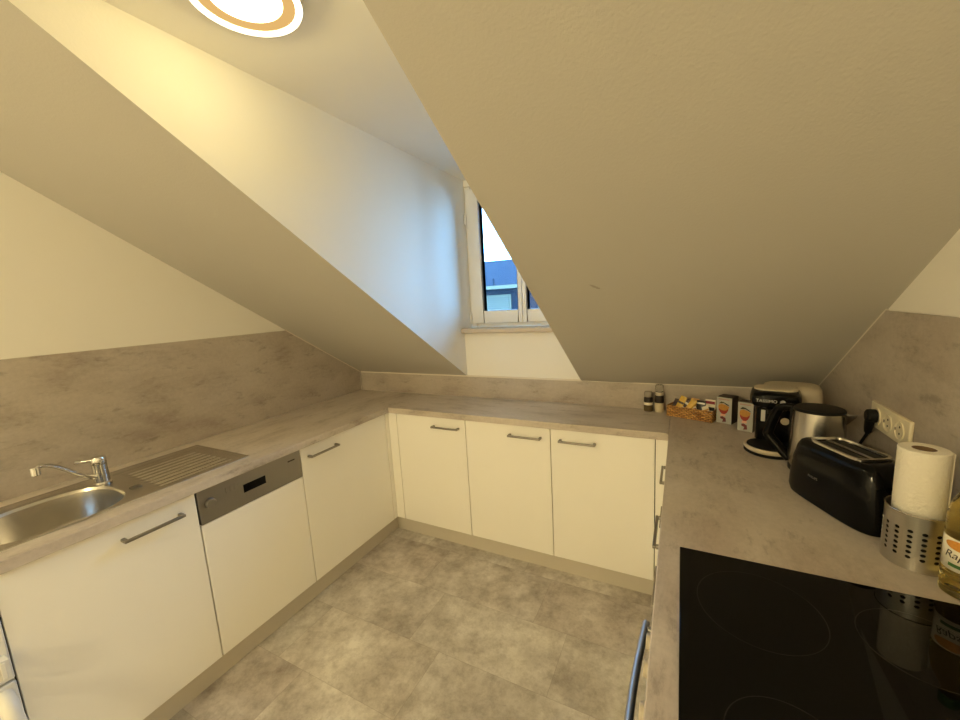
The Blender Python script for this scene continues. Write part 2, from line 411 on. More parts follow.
def carcass(F, u0, u1, depth, parent, z0=0.1095, z1=H-CT-0.0005, mat=None):
    mb = MB(); g = 0.0006
    xb(mb, F, u0+g, u0+g+0.016, -T-depth, -T-0.001, z0, z1); xb(mb, F, u1-g-0.016, u1-g, -T-depth, -T-0.001, z0, z1)
    xb(mb, F, u0+g+0.016, u1-g-0.016, -T-depth, -T-0.001, z0, z0+0.016)
    xb(mb, F, u0+g+0.016, u1-g-0.016, -T-depth, -T-depth+0.006, z0+0.016, z1)
    xb(mb, F, u0+g+0.016, u1-g-0.016, -T-0.012, -T-0.001, z1-0.03, z1)     # front rail
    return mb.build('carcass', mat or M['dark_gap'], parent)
def set_origin(e, F, u0, u1, depth):
    """put the thing's empty at its base and keep children in world place"""
    p = F @ Vector(((u0+u1)/2, -T-depth/2, 0)); e.location = (p.x, p.y, 0)
    for c in e.children: c.location = (-p.x, -p.y, 0)
def rebase(e, p):
    e.location = p
    for c in e.children: c.location = Vector(c.location) - Vector(p)
G = 0.0021
def cabinet(F, u0, u1, depth, label, hu, hz, group=None):
    e = thing('base_cabinet', label, 'cabinet', group=group)
    carcass(F, u0, u1, depth, e)
    d = xb(MB(), F, u0+G, u1-G, -T, 0, ZD0, ZD1).build('door', M['front'], e, 0.0015)
    if hu: handle(F, hu[0], hu[1], hz, d)
    p = F @ Vector(((u0+u1)/2, -T-depth/2, 0)); rebase(e, (p.x, p.y, 0)); return e
YS, YD, YC = -1.512, -1.034, -0.398
DEP = DL-0.02-T-0.03
cabinet(FL, -2.0275, YS, DEP, 'wide white sink base cabinet under the basin with one bar handle', (-1.752, -1.567), 0.783)
cabinet(FL, YD, YC, DEP, 'white base cabinet between the dishwasher and the inner corner', (-0.996, -0.808), 0.787)
X1, X2, X3, X4 = 0.6292, 1.1355, 1.6463, 2.1496
BD = DB-0.02-T-0.02
cabinet(FB, X1, X2, BD, 'white base cabinet on the back run beside the left corner filler', (0.911, 1.097), 0.784)
cabinet(FB, X2, X3, BD, 'white base cabinet in the middle of the back run, handle at upper right', (1.413, 1.600), 0.784)
cabinet(FB, X3, X4, BD, 'white base cabinet on the back run with its handle at upper left', (1.695, 1.881), 0.784)
# corner fillers
e = MB(); xb(e, FL, YC+G, -DB+0.02+0.0002, -T, 0, ZD0, ZD1); xb(e, FB, DL-0.0198, X1-G, -T, 0, ZD0, ZD1)
o = e.build('filler_strip', M['front'], None, 0.001); tag(o, 'narrow white corner filler where left and back cabinet fronts meet', 'filler strip')
o = xb(MB(), FB, X4+G, W-DR+0.019, -T, 0, ZD0, ZD1).build('filler_strip', M['front'], None, 0.001)
tag(o, 'narrow white filler strip between the back cabinets and the right drawers', 'filler strip')

# dishwasher
dw = thing('dishwasher', 'built-in dishwasher with grey control strip over a white front', 'dishwasher')
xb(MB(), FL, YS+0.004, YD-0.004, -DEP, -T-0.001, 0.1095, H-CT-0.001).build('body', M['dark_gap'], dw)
xb(MB(), FL, YS+0.004, YD-0.003, -T, 0, ZD0, 0.696).build('door', M['front'], dw, 0.0015)
cp = xb(MB(), FL, YS+0.004, YD-0.003, -T, 0.002, 0.699, H-CT-0.002).build('control_panel', M['panel_grey'], dw, 0.0015)
MB().cyl((DL-0.0178, -1.466, 0.775), (DL-0.004, -1.466, 0.775), 0.021, 0.019, 32).build('knob', M['panel_grey'], cp, 0.002)
box('display', M['display'], (DL-0.0178, DL-0.0168, -1.329, -1.227, 0.752, 0.788), cp)
for k in range(4):
    box('button', M['panel_grey'], (DL-0.0178, DL-0.0155, -1.402+k*0.018, -1.391+k*0.018, 0.785, 0.808), cp, 0.001)
box('badge', M['ink'], (DL-0.0178, DL-0.0172, -1.108, -1.070, 0.800, 0.806), cp)
p = FL @ Vector(((YS+YD)/2, -T-DEP/2, 0)); rebase(dw, (p.x, p.y, 0))

# drawer units on the right run
RD = DR-0.02-T-0.03
def drawers(u0, u1, label, cuts, handles):
    e = thing('drawer_unit', label, 'drawer unit'); carcass(FR, u0, u1, RD, e)
    for (z0, z1), hd in zip(cuts, handles):
        d = xb(MB(), FR, u0+G, u1-G, -T, 0, z0+G, z1-G).build('drawer', M['front'], e, 0.0015)
        if hd: handle(FR, hd[0], hd[1], hd[2], d, 0.041)
    p = FR @ Vector(((u0+u1)/2, -T-RD/2, 0)); rebase(e, (p.x, p.y, 0)); return e
drawers(-0.700, -0.372, 'white drawer unit in the right corner with handles one above another', ((0.1116,0.345),(0.345,0.605),(0.605,ZD1)), ((-0.62,-0.45,0.27),(-0.62,-0.45,0.552),(-0.62,-0.45,0.745)))
drawers(-1.262, -0.700, 'white drawer unit between the corner drawers and the oven', ((0.1116,0.345),(0.345,0.605),(0.605,ZD1)), ((-1.07,-0.885,0.27),(-1.07,-0.885,0.552),(-1.07,-0.885,0.745)))

# oven under the hob
ov = thing('oven', 'built-in oven under the hob with cream knobs and bowed steel bar', 'oven')
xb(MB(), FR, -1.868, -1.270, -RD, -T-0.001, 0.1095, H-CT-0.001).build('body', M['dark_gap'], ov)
ocp = xb(MB(), FR, -1.866, -1.272, -T, 0.004, 0.742, H-CT-0.003).build('control_panel', M['black_gloss'], ov, 0.001)
for u in (-1.480, -1.545, -1.635, -1.700, -1.765):
    a = FR @ Vector((u, 0.0045, 0.79)); b = FR @ Vector((u, 0.033, 0.79))
    MB().cyl(a, b, 0.017, 0.015, 24).build('knob', M['cream'], ocp, 0.002)
od = xb(MB(), FR, -1.866, -1.272, -T, 0.004, ZD0+0.02, 0.738).build('door', M['black_glass'], ov, 0.002)
pts = []
for k in range(25):
    u = -1.326 - 0.486*k/24; pts.append(FR @ Vector((u, 0.043 + 0.013*math.sin(PI*k/24), 0.700)))
hb = MB(); hb.tube(pts, 0.0085, 12)
for u in (-1.345, -1.793): hb.cyl(FR @ Vector((u, 0.0042, 0.700)), FR @ Vector((u, 0.044, 0.700)), 0.007)
hb.build('handle', M['bar_steel'], od)['label'] = 'bowed blue-grey steel bar handle'
rebase(ov, ((W-DR/2), -1.569, 0))

# hob
hob = thing('hob', 'black glass ceramic hob set flush on the right worktop', 'hob', (2.507, -1.551, H+0.0003))
box('glass_plate', M['black_glass'], (-0.254, 0.254, -0.291, 0.291, 0, 0.005), hob, 0.0015)
def ring(cx, cy, r, w=0.0016):
    mb = MB(); mb.lathe([(r, 0.0052), (r+w, 0.0052)], (cx, cy, 0), 72); return mb.build('zone_ring', M['ring_mark'], hob)
ring(-0.115, 0.135, 0.105); ring(0.120, 0.140, 0.085); ring(-0.115, -0.145, 0.080); ring(0.115, -0.135, 0.105)

# fridge freezer past the sink
fr = thing('fridge_freezer', 'low white fridge freezer whose two door handles show beside the sink cabinet', 'fridge', (0.30, -2.3245, 0))
box('body', M['appliance'], (-0.29, 0.235, -0.295, 0.295, 0.02, 0.846), fr, 0.006)
for nm, z0, z1 in (('freezer_door', 0.04, 0.521), ('fridge_door', 0.528, 0.842)):
    d = box(nm, M['appliance'], (0.241, 0.268, -0.295, 0.295, z0, z1), fr, 0.004)
    if nm == 'fridge_door':
        h = MB(); h.box(0.269, 0.302, 0.228, 0.287, 0.556, 0.612)
        for k in range(3): h.box(0.302, 0.305, 0.233+k*0.018, 0.243+k*0.018, 0.560, 0.608)
        h.build('handle', M['appliance'], d, 0.004)
    else:
        h = MB(); h.tube([(0.27, 0.267, 0.496), (0.290, 0.267, 0.492), (0.308, 0.267, 0.480), (0.320, 0.267, 0.458), (0.334, 0.270, 0.41), (0.340, 0.272, 0.34), (0.334, 0.270, 0.28), (0.308, 0.267, 0.245), (0.27, 0.267, 0.235)], 0.019, 12)
        h.build('handle', M['appliance'], d)
box('door_seal', M['seal'], (0.236, 0.2405, -0.288, 0.288, 0.045, 0.838), fr)

# ------------------------------------------------------------------ sink
sk = thing('sink', 'stainless steel inset sink with oval basin and ribbed drainer', 'sink', (0.293, -1.6345, H))
cx, cy = 0.293, -1.6345
N = 96
def rrect(x0, x1, y0, y1, r, angs):
    mx, my, hx, hy = (x0+x1)/2, (y0+y1)/2, (x1-x0)/2, (y1-y0)/2; out = []
    for t in angs:
        c, s = math.cos(t), math.sin(t); f = 1/max(abs(c)/hx, abs(s)/hy); out.append((mx+c*f, my+s*f))
    for qx in (x0, x1):
        for qy in (y0, y1):
            k = min(range(len(out)), key=lambda i: (out[i][0]-qx)**2+(out[i][1]-qy)**2); out[k] = (qx, qy)
    return out
angs = [2*PI*i/N for i in range(N)]
BX, BY, BA, BB = 0.3285, -1.836, 0.172, 0.180           # basin centre and half sizes
def bowl(s, z, p=2.6, dz=0): return [(BX-cx+BA*s*(abs(math.cos(t))**(2/p))*math.copysign(1, math.cos(t)), BY-cy+(BB)*s*(abs(math.sin(t))**(2/p))*math.copysign(1, math.sin(t)), z) for t in angs]
mb = MB()
yj = -1.628
outer = [(x-cx, y-cy) for x, y in rrect(SX0+0.008, SX1-0.008, SY0+0.006, yj, 0, angs)]
rimz = 0.0035
mb.loft([[(x, y, rimz-0.0012) for x, y in outer], bowl(1.075, rimz-0.0012), bowl(1.045, rimz+0.0006), bowl(1.01, rimz), bowl(0.985, -0.006)], False, False)
# drainer plate: ribs run along y
nx, ny = 160, 90
gx = [SX0+0.008 + (SX1-SX0-0.016)*i/nx for i in range(nx+1)]; gy = [yj + (SY1-0.008-yj)*j/ny for j in range(ny+1)]
def dz(x, y):
    z = rimz-0.0012
    ux = (x-0.155)/(0.470-0.155); uy = (y+1.585+0.03*max(0, 0.35-ux)*0)/( -1.292+1.585)
    if 0 < ux < 1 and 0 < uy < 1:
        e = min(1, uy*14, (1-uy)*14, ux*30, (1-ux)*30)
        z += -0.0010*e + 0.0062*e*(0.5-0.5*math.cos(ux*PI*2*8))**1.6 - 0.0030*e
    bx, by = min((x-0.122)/0.004, (0.484-x)/0.004), min((y+1.606)/0.006, (-1.267-y)/0.006)
    z -= 0.0022*max(0, min(1, bx, by))
    if x < 0.118 or y > -1.262 : z += 0.0
    return z
vg = [[mb.bm.verts.new((x-cx, y-cy, dz(x, y))) for y in gy] for x in gx]
for i in range(nx):
    for j in range(ny): mb._f([vg[i][j], vg[i+1][j], vg[i+1][j+1], vg[i][j+1]])
# raised outer edge
x0, x1, y0, y1 = SX0-cx, SX1-cx, SY0-cy, SY1-cy
def rl(d, z): return [(x0+d, y0+d, z), (x1-d, y0+d, z), (x1-d, y1-d, z), (x0+d, y1-d, z)]
mb.loft([rl(0, 0.0004), rl(0.0015, 0.0030), rl(0.005, 0.0032), rl(0.008, rimz-0.0012)], False, False)
mb.build('deck', M['sink'], sk, smooth=50)
mb = MB()
mb.loft([bowl(0.985, -0.006), bowl(0.965, -0.03), bowl(0.93, -0.10), bowl(0.88, -0.135), bowl(0.78, -0.148), bowl(0.4, -0.152), bowl(0.16, -0.154)], False, False)
mb.build('basin', M['sink'], sk, smooth=50)
mb = MB(); mb.lathe([(0.036, -0.1515), (0.034, -0.150), (0.022, -0.154), (0.006, -0.155)], (BX-cx, BY-cy, 0), 32, False, True); mb.build('drain', M['chrome'], sk)
box('waste_knob_plate', M['steel_h'], (0.360-cx, 0.392-cx, -1.635-cy, -1.603-cy, 0.0026, 0.0050), sk, 0.002)

# tap
tx, ty = 0.200, -1.655
tp = thing('tap', 'chrome mixer tap with long curved spout over the basin', 'tap', (tx, ty, H+0.0030))
mb = MB(); mb.lathe([(0.029, 0), (0.029, 0.006), (0.0245, 0.012), (0.0235, 0.066), (0.0245, 0.084)], (0, 0, 0), 32, True, True); mb.build('body', M['chrome'], tp)
mb = MB(); mb.lathe([(0.0235, 0.0855), (0.025, 0.088), (0.025, 0.104), (0.021, 0.113), (0.008, 0.116)], (0, 0, 0), 32, True, True)
mb.tube([(0, -0.015, 0.103), (-0.004, -0.040, 0.107), (-0.006, -0.055, 0.110)], [0.007, 0.006, 0.005], 12)
mb.cyl((-0.006, -0.052, 0.1095), (-0.0075, -0.066, 0.112), 0.007)
mb.build('lever', M['chrome'], tp)
P = [(0.004, -0.012, 0.030), (0.03, -0.052, 0.058), (0.052, -0.088, 0.093), (0.067, -0.115, 0.121), (0.080, -0.139, 0.143), (0.092, -0.160, 0.157), (0.102, -0.177, 0.162), (0.109, -0.190, 0.159)]
def smoothpts(P, n=6):
    P = [Vector(p) for p in P]; out = []
    for i in range(len(P)-1):
        a, b, c, d = P[max(i-1,0)], P[i], P[i+1], P[min(i+2,len(P)-1)]
        for k in range(n):
            t = k/n; out.append(0.5*((2*b)+(c-a)*t+(2*a-5*b+4*c-d)*t*t+(3*b-a-3*c+d)*t**3))
    return out + [P[-1]]
mb = MB(); mb.tube(smoothpts(P), 0.0075, 14)
mb.build('spout', M['chrome'], tp)
mb = MB(); mb.cyl((0.110, -0.192, 0.166), (0.110, -0.192, 0.136), 0.0125, 0.0120); mb.build('aerator', M['chrome'], tp, 0.002)

# ------------------------------------------------------------------ ceiling lamps
def circ(r, z, n=64): return [(r*math.cos(2*PI*i/n), r*math.sin(2*PI*i/n), z) for i in range(n)]
def ceiling_lamp(label, loc, power, colour):
    e = thing('ceiling_lamp', label, 'ceiling lamp', loc)
    mb = MB(); mb.lathe([(0.100, -0.0005), (0.100, -0.013)], (0, 0, 0), 64, True, True); mb.build('base_plate', M['ring'], e)
    mb = MB(); mb.loft([circ(0.02, -0.0135), circ(0.129, -0.0135), circ(0.131, -0.0155), circ(0.131, -0.026), circ(0.129, -0.028), circ(0.116, -0.028), circ(0.1135, -0.026), circ(0.112, -0.0215), circ(0.02, -0.0215)], True, True)
    mb.build('ring', M['ring'], e)
    mb = MB(); mb.loft([circ(0.112, -0.0282), circ(0.1135, -0.0325), circ(0.127, -0.0325), circ(0.129, -0.0282), circ(0.112, -0.0282)], False, False); mb.build('rim', M['rim_glow'], e)
    mb = MB(); mb.loft([circ(0.1105, -0.0220), circ(0.1105, -0.0270), circ(0.084, -0.0245), circ(0.084, -0.0220), circ(0.1105, -0.0220)], False, False); mb.build('diffuser_edge', M['edge_glow'], e)
    mb = MB(); mb.loft([circ(0.0835, -0.0220), circ(0.0835, -0.0250), circ(0.070, -0.0275), circ(0.04, -0.029), circ(0.006, -0.0295)]); mb.build('diffuser', M['diffuser'], e)
    lt = bpy.data.lights.new('lamp_bulb', 'POINT'); lt.energy = power; lt.color = colour; lt.shadow_soft_size = 0.032
    lo = bpy.data.objects.new('lamp_bulb', lt); COL.objects.link(lo); lo.parent = e; lo.location = (0, 0, -0.063)
    return e
ceiling_lamp('round flush ceiling lamp glowing warm on the dormer ceiling', (1.285, -1.55, ZC), E1, C1)
ceiling_lamp('round flush ceiling lamp over the room behind the hob', LAMP2, E2, C2)

# ------------------------------------------------------------------ power socket and cord
so = thing('power_socket', 'cream triple power socket on the right splashback panel', 'power socket', (W, -0.745, 1.095))
box('cover_plate', M['socket'], (-0.010, -0.0003, -0.120, 0.120, -0.040, 0.039), so, 0.003)
for y in (0.071, 0.0, -0.071):
    mb = MB(); n = 40
    L = [[(x, y+r*math.cos(2*PI*i/n), r*math.sin(2*PI*i/n)) for i in range(n)] for r, x in ((0.0265, -0.0102), (0.0265, -0.0135), (0.0235, -0.0135), (0.0215, -0.0108))]
    mb.loft(L, False, True)
    s = mb.build('socket_insert', M['socket'], so)
    for d in (-0.0095, 0.0095): MB().cyl((-0.0107, y+d*0, d), (-0.0112, y+d*0, d), 0.0032, n=12).build('contact_hole', M['hole'], s)
    box('earth_clip', M['steel_h'], (-0.0135, -0.0109, y+0.0185, y+0.0215, -0.004, 0.004), s)
cord = thing('mains_lead', 'black plug in the triple socket with its cable hanging down behind the kettle', 'cord', (W-0.0136, -0.674, 1.095))
mb = MB(); mb.loft([[(x, a, b) for a, b in sup(r, r*1.05, 2.4, 28)] for x, r in ((-0.0003, 0.0195), (-0.012, 0.0195), (-0.020, 0.0185), (-0.024, 0.013))])
mb.loft([[(-0.012+a, 0.004*k+b, z) for a, b in sup(ra, rb, 2.6, 24)] for k, (z, ra, rb) in enumerate(((-0.004, 0.0105, 0.017), (-0.022, 0.0105, 0.016), (-0.040, 0.010, 0.013), (-0.056, 0.008, 0.009)))])
mb.build('plug', M['black_matt'], cord)
mb = MB(); mb.tube(smoothpts([(-0.012, 0.011, -0.050), (-0.012, 0.015, -0.062), (-0.013, 0.028, -0.080), (-0.014, 0.054, -0.112), (-0.015, 0.085, -0.150), (-0.016, 0.120, -0.190), (-0.020, 0.160, -0.2105)]), [0.006]*6+[0.0042]*31, 10)
mb.build('cable', M['black_matt'], cord)

# ------------------------------------------------------------------ coffee machine
ZT = H + 0.0004
cm = thing('coffee_machine', 'black and cream pod coffee machine in the back right corner', 'coffee machine', (2.575, -0.362, ZT), -0.18)
def rbox(mb, x0, x1, y0, y1, zl, p=4, n=48, tops=None):
    mx, my, hx, hy = (x0+x1)/2, (y0+y1)/2, (x1-x0)/2, (y1-y0)/2
    mb.loft([[(mx+a, my+b, z) for a, b in sup(hx*s, hy*s, p, n)] for z, s in zl])
mb = MB(); mb.lathe([(0.080, 0.0), (0.084, 0.003), (0.084, 0.008), (0.080, 0.010)], (0.008, -0.130, 0), 48, True, True); mb.build('foot', M['black_matt'], cm)
mb = MB(); mb.lathe([(0.078, 0.0105), (0.0835, 0.016), (0.0845, 0.024), (0.082, 0.0285), (0.078, 0.0285), (0.0755, 0.025)], (0.008, -0.130, 0), 56, True, True); mb.build('drip_tray', M['cream'], cm)
mb = MB(); mb.lathe([(0.0750, 0.0255), (0.0740, 0.0275), (0.01, 0.0285)], (0.008, -0.130, 0), 48, True, True); mb.build('drip_grid', M['black_matt'], cm)
mb = MB(); rbox(mb, -0.045, 0.085, -0.080, 0.020, [(0.0, 0.98), (0.004, 1.0), (0.158, 1.0), (0.1598, 0.97)], 5); mb.build('column', M['black_gloss'], cm)
mb = MB(); rbox(mb, -0.034, 0.168, 0.022, 0.170, [(0.0, 0.97), (0.005, 1.0), (0.185, 1.0), (0.205, 0.97), (0.218, 0.90), (0.224, 0.78), (0.226, 0.55)], 4.0); mb.build('water_tank', M['cream'], cm)
# head: black rounded snout with a cream lid
mb = MB()
loops = []
for y, s in ((0.0215, 1.0), (-0.060, 1.0), (-0.095, 0.97), (-0.112, 0.88), (-0.120, 0.70), (-0.122, 0.3)):
    loops.append([(0.016+0.082*s*a, y, 0.195+0.034*s*b) for a, b in sup(1, 1, 3.2, 48)])
mb.loft(loops); mb.build('head', M['black_gloss'], cm)
mb = MB(); lid = []
for z, s in ((0.2275, 1.0), (0.2310, 1.0), (0.2330, 0.95), (0.2338, 0.8)):
    lid.append([(0.016+0.070*s*a, -0.0300+0.052*s*b, z) for a, b in sup(1, 1, 3.2, 48)])
mb.loft(lid); mb.build('lid', M['cream'], cm)
def head_y(x):
    q = abs(x-0.016)/0.082; P = ((0, -0.122), (0.3, -0.122), (0.70, -0.120), (0.88, -0.112), (0.97, -0.095), (1.0, -0.060))
    for (a, ya), (b, yb) in zip(P, P[1:]):
        if q <= b: return ya+(yb-ya)*(q-a)/(b-a)
    return -0.06
lettering('lettering', 'TASSIMO', 0.0165, M['silver'], cm, lambda v: Vector((-0.010+v.x, head_y(-0.010+v.x)-0.0013, 0.196+v.y)))
MB().cyl((0.040, -0.1195, 0.195), (0.040, -0.1240, 0.195), 0.0085).build('badge', M['silver'], cm)
box('level_window', M['silver'], (-0.026, -0.012, -0.0835, -0.0805, 0.104, 0.150), cm, 0.001)
MB().cyl((0.050, -0.0800, 0.112), (0.050, -0.0860, 0.112), 0.014, 0.013).build('button', M['cream'], cm, 0.001)
mb = MB(); mb.lathe([(0.02, 0.142), (0.022, 0.1595)], (0.014, -0.100, 0), 24, True, True); mb.build('outlet', M['black_matt'], cm)

# ------------------------------------------------------------------ kettle
kt = thing('kettle', 'brushed steel electric kettle with black lid and black handle', 'kettle', (2.661, -0.640, ZT), 0)
mb = MB(); mb.lathe([(0.072, 0.0), (0.074, 0.003), (0.074, 0.014), (0.070, 0.018)], (0, 0, 0), 48, True, True); mb.build('power_base', M['black_matt'], kt)
mb = MB(); mb.lathe([(0.071, 0.0185), (0.0725, 0.024), (0.0735, 0.060), (0.0715, 0.140), (0.068, 0.207), (0.0675, 0.2130)], (0, 0, 0), 56, True, True); mb.build('body', M['steel'], kt)
mb = MB(); mb.lathe([(0.0678, 0.2135), (0.0680, 0.217), (0.0645, 0.222), (0.050, 0.2245), (0.02, 0.2255), (0.003, 0.2258)], (0, 0, 0), 56, True, True); mb.build('lid', M['black_matt'], kt)
hd = Vector((-0.90, 0.43, 0)); sd = Vector((-hd.y, hd.x, 0))
def hp(r, z): return hd*r + Vector((0, 0, z))
mb = MB()
mb.loft([[hp(r, z) + sd*w for r, w in ((0.062, -0.016), (0.0765-0.028*max(0, z-0.1)*0.6, -0.013), (0.0795-0.028*max(0, z-0.1)*0.8, 0), (0.0765-0.028*max(0, z-0.1)*0.6, 0.013), (0.062, 0.016))] for z in (0.020, 0.06, 0.12, 0.18, 0.218)])
mb.tube(smoothpts([hp(0.062, 0.210), hp(0.085, 0.210), hp(0.106, 0.202), hp(0.117, 0.182), hp(0.127, 0.150), hp(0.136, 0.116), hp(0.138, 0.102), hp(0.130, 0.088), hp(0.108, 0.064), hp(0.086, 0.040), hp(0.070, 0.026)], 5), 0.0115, 14, 1.45)
mb.build('handle', M['black_gloss'], kt)
sp = -hd; sq = sd
mb = MB()
mb.loft([[sp*(0.060)+sq*(-0.020)+Vector((0,0,0.211)), sp*0.060+sq*0.020+Vector((0,0,0.211)), sp*0.060+Vector((0,0,0.165))],
         [sp*(0.078)+sq*(-0.012)+Vector((0,0,0.212)), sp*0.078+sq*0.012+Vector((0,0,0.212)), sp*0.076+Vector((0,0,0.185))],
         [sp*(0.094)+sq*(-0.004)+Vector((0,0,0.214)), sp*0.094+sq*0.004+Vector((0,0,0.214)), sp*0.092+Vector((0,0,0.207))]])
mb.build('spout', M['steel'], kt)

# ------------------------------------------------------------------ toaster
ta = math.atan2(-0.233, 0.107)
to = thing('toaster', 'glossy black long-slot toaster with a silver warming ring on top', 'toaster', (2.6650, -0.8985, ZT), ta)
mb = MB()
mb.loft([[(a, b, z) for a, b in sup(la, lb, 4.2, 64)] for z, la, lb in ((0.0, 0.138, 0.064), (0.004, 0.144, 0.069), (0.020, 0.149, 0.072), (0.060, 0.147, 0.071), (0.110, 0.140, 0.068), (0.150, 0.130, 0.063), (0.165, 0.122, 0.058), (0.172, 0.112, 0.052), (0.174, 0.098, 0.046))])
mb.build('housing', M['black_gloss'], to)
mb = MB()
def rr(la, lb, z): return [(a, b, z) for a, b in sup(la, lb, 6, 64)]
mb.loft([rr(0.083, 0.049, 0.1745), rr(0.083, 0.049, 0.1805), rr(0.079, 0.045, 0.1815), rr(0.076, 0.042, 0.1805), rr(0.075, 0.041, 0.1748)], False, False)
mb.build('warming_ring', M['steel'], to)
for b in (-0.021, 0.021):
    box('slot', M['hole'], (-0.066, 0.066, b-0.013, b+0.013, 0.1747, 0.1752), to)
box('slot_divider', M['steel_h'], (-0.070, 0.070, -0.004, 0.004, 0.1747, 0.1775), to, 0.001)
lettering('lettering', 'PHILIPS', 0.0105, M['silver'], to, lambda v: Vector((-0.026+v.x, -0.0712, 0.083+v.y)), 0.0008)
mb = MB(); mb.box(0.1385, 0.155, -0.016, 0.016, 0.118, 0.130); mb.build('lever', M['black_matt'], to, 0.003)
mb = MB(); mb.cyl((0.1477, 0, 0.045), (0.159, 0, 0.045), 0.014, 0.013); mb.build('browning_knob', M['black_matt'], to, 0.002)

# ------------------------------------------------------------------ kitchen roll in its steel holder
hx, hy = 2.7275, -1.113
HR = 0.056
ho = thing('utensil_holder', 'perforated steel cylinder holding a white kitchen roll', 'holder', (hx, hy, ZT))
mb = MB(); bm = mb.bm
cols, rows, hz0, hz1, HH = 16, 6, 0.024, 0.096, 0.127
zr = [0.0, hz0] + [hz0+(hz1-hz0)*(k+1)/rows for k in range(rows)] + [HH]
def cp3(t, z): return (HR*math.cos(t), HR*math.sin(t), z)
for c in range(cols):
    t0, t1 = 2*PI*c/cols, 2*PI*(c+1)/cols
    for k in range(len(zr)-1):
        z0, z1 = zr[k], zr[k+1]; m = 8
        per = [(t0+(t1-t0)*j/m, z0) for j in range(m)] + [(t1, z0+(z1-z0)*j/m) for j in range(m)] + [(t1-(t1-t0)*j/m, z1) for j in range(m)] + [(t0, z1-(z1-z0)*j/m) for j in range(m)]
        if 1 <= k <= rows:
            off = 0.5
            tc, zc = t0+(t1-t0)*off, (z0+z1)/2
            A = [bm.verts.new(cp3(t, z)) for t, z in per]; Bv = []
            for t, z in per:
                a = math.atan2((z-zc)/(z1-z0), (t-tc)/(t1-t0)); Bv.append(bm.verts.new(cp3(tc+0.0046/HR*math.cos(a), zc+0.0038*math.sin(a))))
            for i in range(len(per)): mb._f([A[i], A[(i+1) % len(per)], Bv[(i+1) % len(per)], Bv[i]])
        else:
            for j in range(m):
                ta0, ta1 = t0+(t1-t0)*j/m, t0+(t1-t0)*(j+1)/m
                if k == 0 or k == len(zr)-2:
                    mb._f([bm.verts.new(cp3(ta0, z0)), bm.verts.new(cp3(ta1, z0)), bm.verts.new(cp3(ta1, z1)), bm.verts.new(cp3(ta0, z1))])
bmesh.ops.remove_doubles(bm, verts=bm.verts, dist=1e-5)
mb.build('shell', M['holder'], ho, smooth=0, solidify=0.001)
mb = MB(); mb.lathe([(HR-0.0012, 0.0), (HR-0.0012, 0.003)], (0, 0, 0), 48, True, True); mb.build('base_disc', M['steel'], ho)
mb = MB(); mb.lathe([(HR-0.0050, 0.0032), (HR-0.0050, 0.104), (HR-0.0058, 0.104), (HR-0.0058, 0.0032)], (0, 0, 0), 48); mb.build('shade_liner', M['black_matt'], ho)  # added dark sleeve, so the holes show a shaded interior
mb = MB(); mb.tube([(HR*math.cos(2*PI*i/64)*1.0, HR*math.sin(2*PI*i/64)*1.0, HH) for i in range(65)], 0.0014, 8); mb.build('rolled_rim', M['steel'], ho)
ro = thing('kitchen_roll', 'white embossed kitchen paper roll standing in the perforated steel holder', 'kitchen roll', (hx-0.0035, hy+0.0035, ZT+0.0035))
RR, RH = 0.0408, 0.260
mb = MB(); mb.lathe([(0.0195, 0.001), (RR-0.001, 0.0), (RR, 0.002), (RR, RH-0.002), (RR-0.0015, RH), (0.0195, RH), (0.0195, 0.001)], (0, 0, 0), 64); mb.build('paper', M['tissue'], ro)
mb = MB(); mb.lathe([(0.0190, 0.001), (0.0192, RH-0.001), (0.0182, RH-0.001), (0.0180, 0.001), (0.0190, 0.001)], (0, 0, 0), 40); mb.build('core', M['card'], ro)
mb = MB()   # loose end of the sheet
L0 = []
for k in range(9):
    t = -0.45 + 0.10*k*0.7; r = RR + 0.0004 + 0.0032*(1-k/8)**2
    L0.append([(r*math.cos(t), r*math.sin(t), 0.002), (r*math.cos(t), r*math.sin(t), RH-0.002)])
for a, b in zip(L0, L0[1:]): mb._f([mb.bm.verts.new(a[0]), mb.bm.verts.new(b[0]), mb.bm.verts.new(b[1]), mb.bm.verts.new(a[1])])
mb.build('loose_sheet', M['tissue'], ro, solidify=0.0006)

# ------------------------------------------------------------------ oil bottle
ox, oy, OR = 2.7600, -1.2145, 0.036
ob = thing('oil_bottle', 'clear plastic bottle of yellow rapeseed oil at the right edge', 'bottle', (ox, oy, ZT))
prof = [(0.004, 0.001), (0.029, 0.0), (0.034, 0.004), (0.0355, 0.010)]
for k in range(4):
    z = 0.012 + k*0.0105; prof += [(0.0355, z), (0.0338, z+0.005), (0.0355, z+0.010)]
prof += [(0.0345, 0.056), (0.0345, 0.128), (0.0355, 0.132)]
for k in range(3):
    z = 0.134 + k*0.010; prof += [(0.0352, z), (0.0338, z+0.005), (0.0350, z+0.009)]
prof += [(0.0335, 0.175), (0.029, 0.195), (0.021, 0.213), (0.015, 0.224), (0.0135, 0.232), (0.0135, 0.240), (0.003, 0.2402)]
mb = MB(); mb.lathe(prof, (0, 0, 0), 48, True, True); mb.build('bottle_body', M['oil'], ob)
mb = MB(); mb.lathe([(0.0155, 0.2408), (0.016, 0.243), (0.016, 0.262), (0.014, 0.265), (0.002, 0.265)], (0, 0, 0), 32, True, True); mb.build('cap', M['green'], ob)
fa = math.atan2(-0.86, -0.51) - 0.12      # label faces into the room
LR = 0.0352
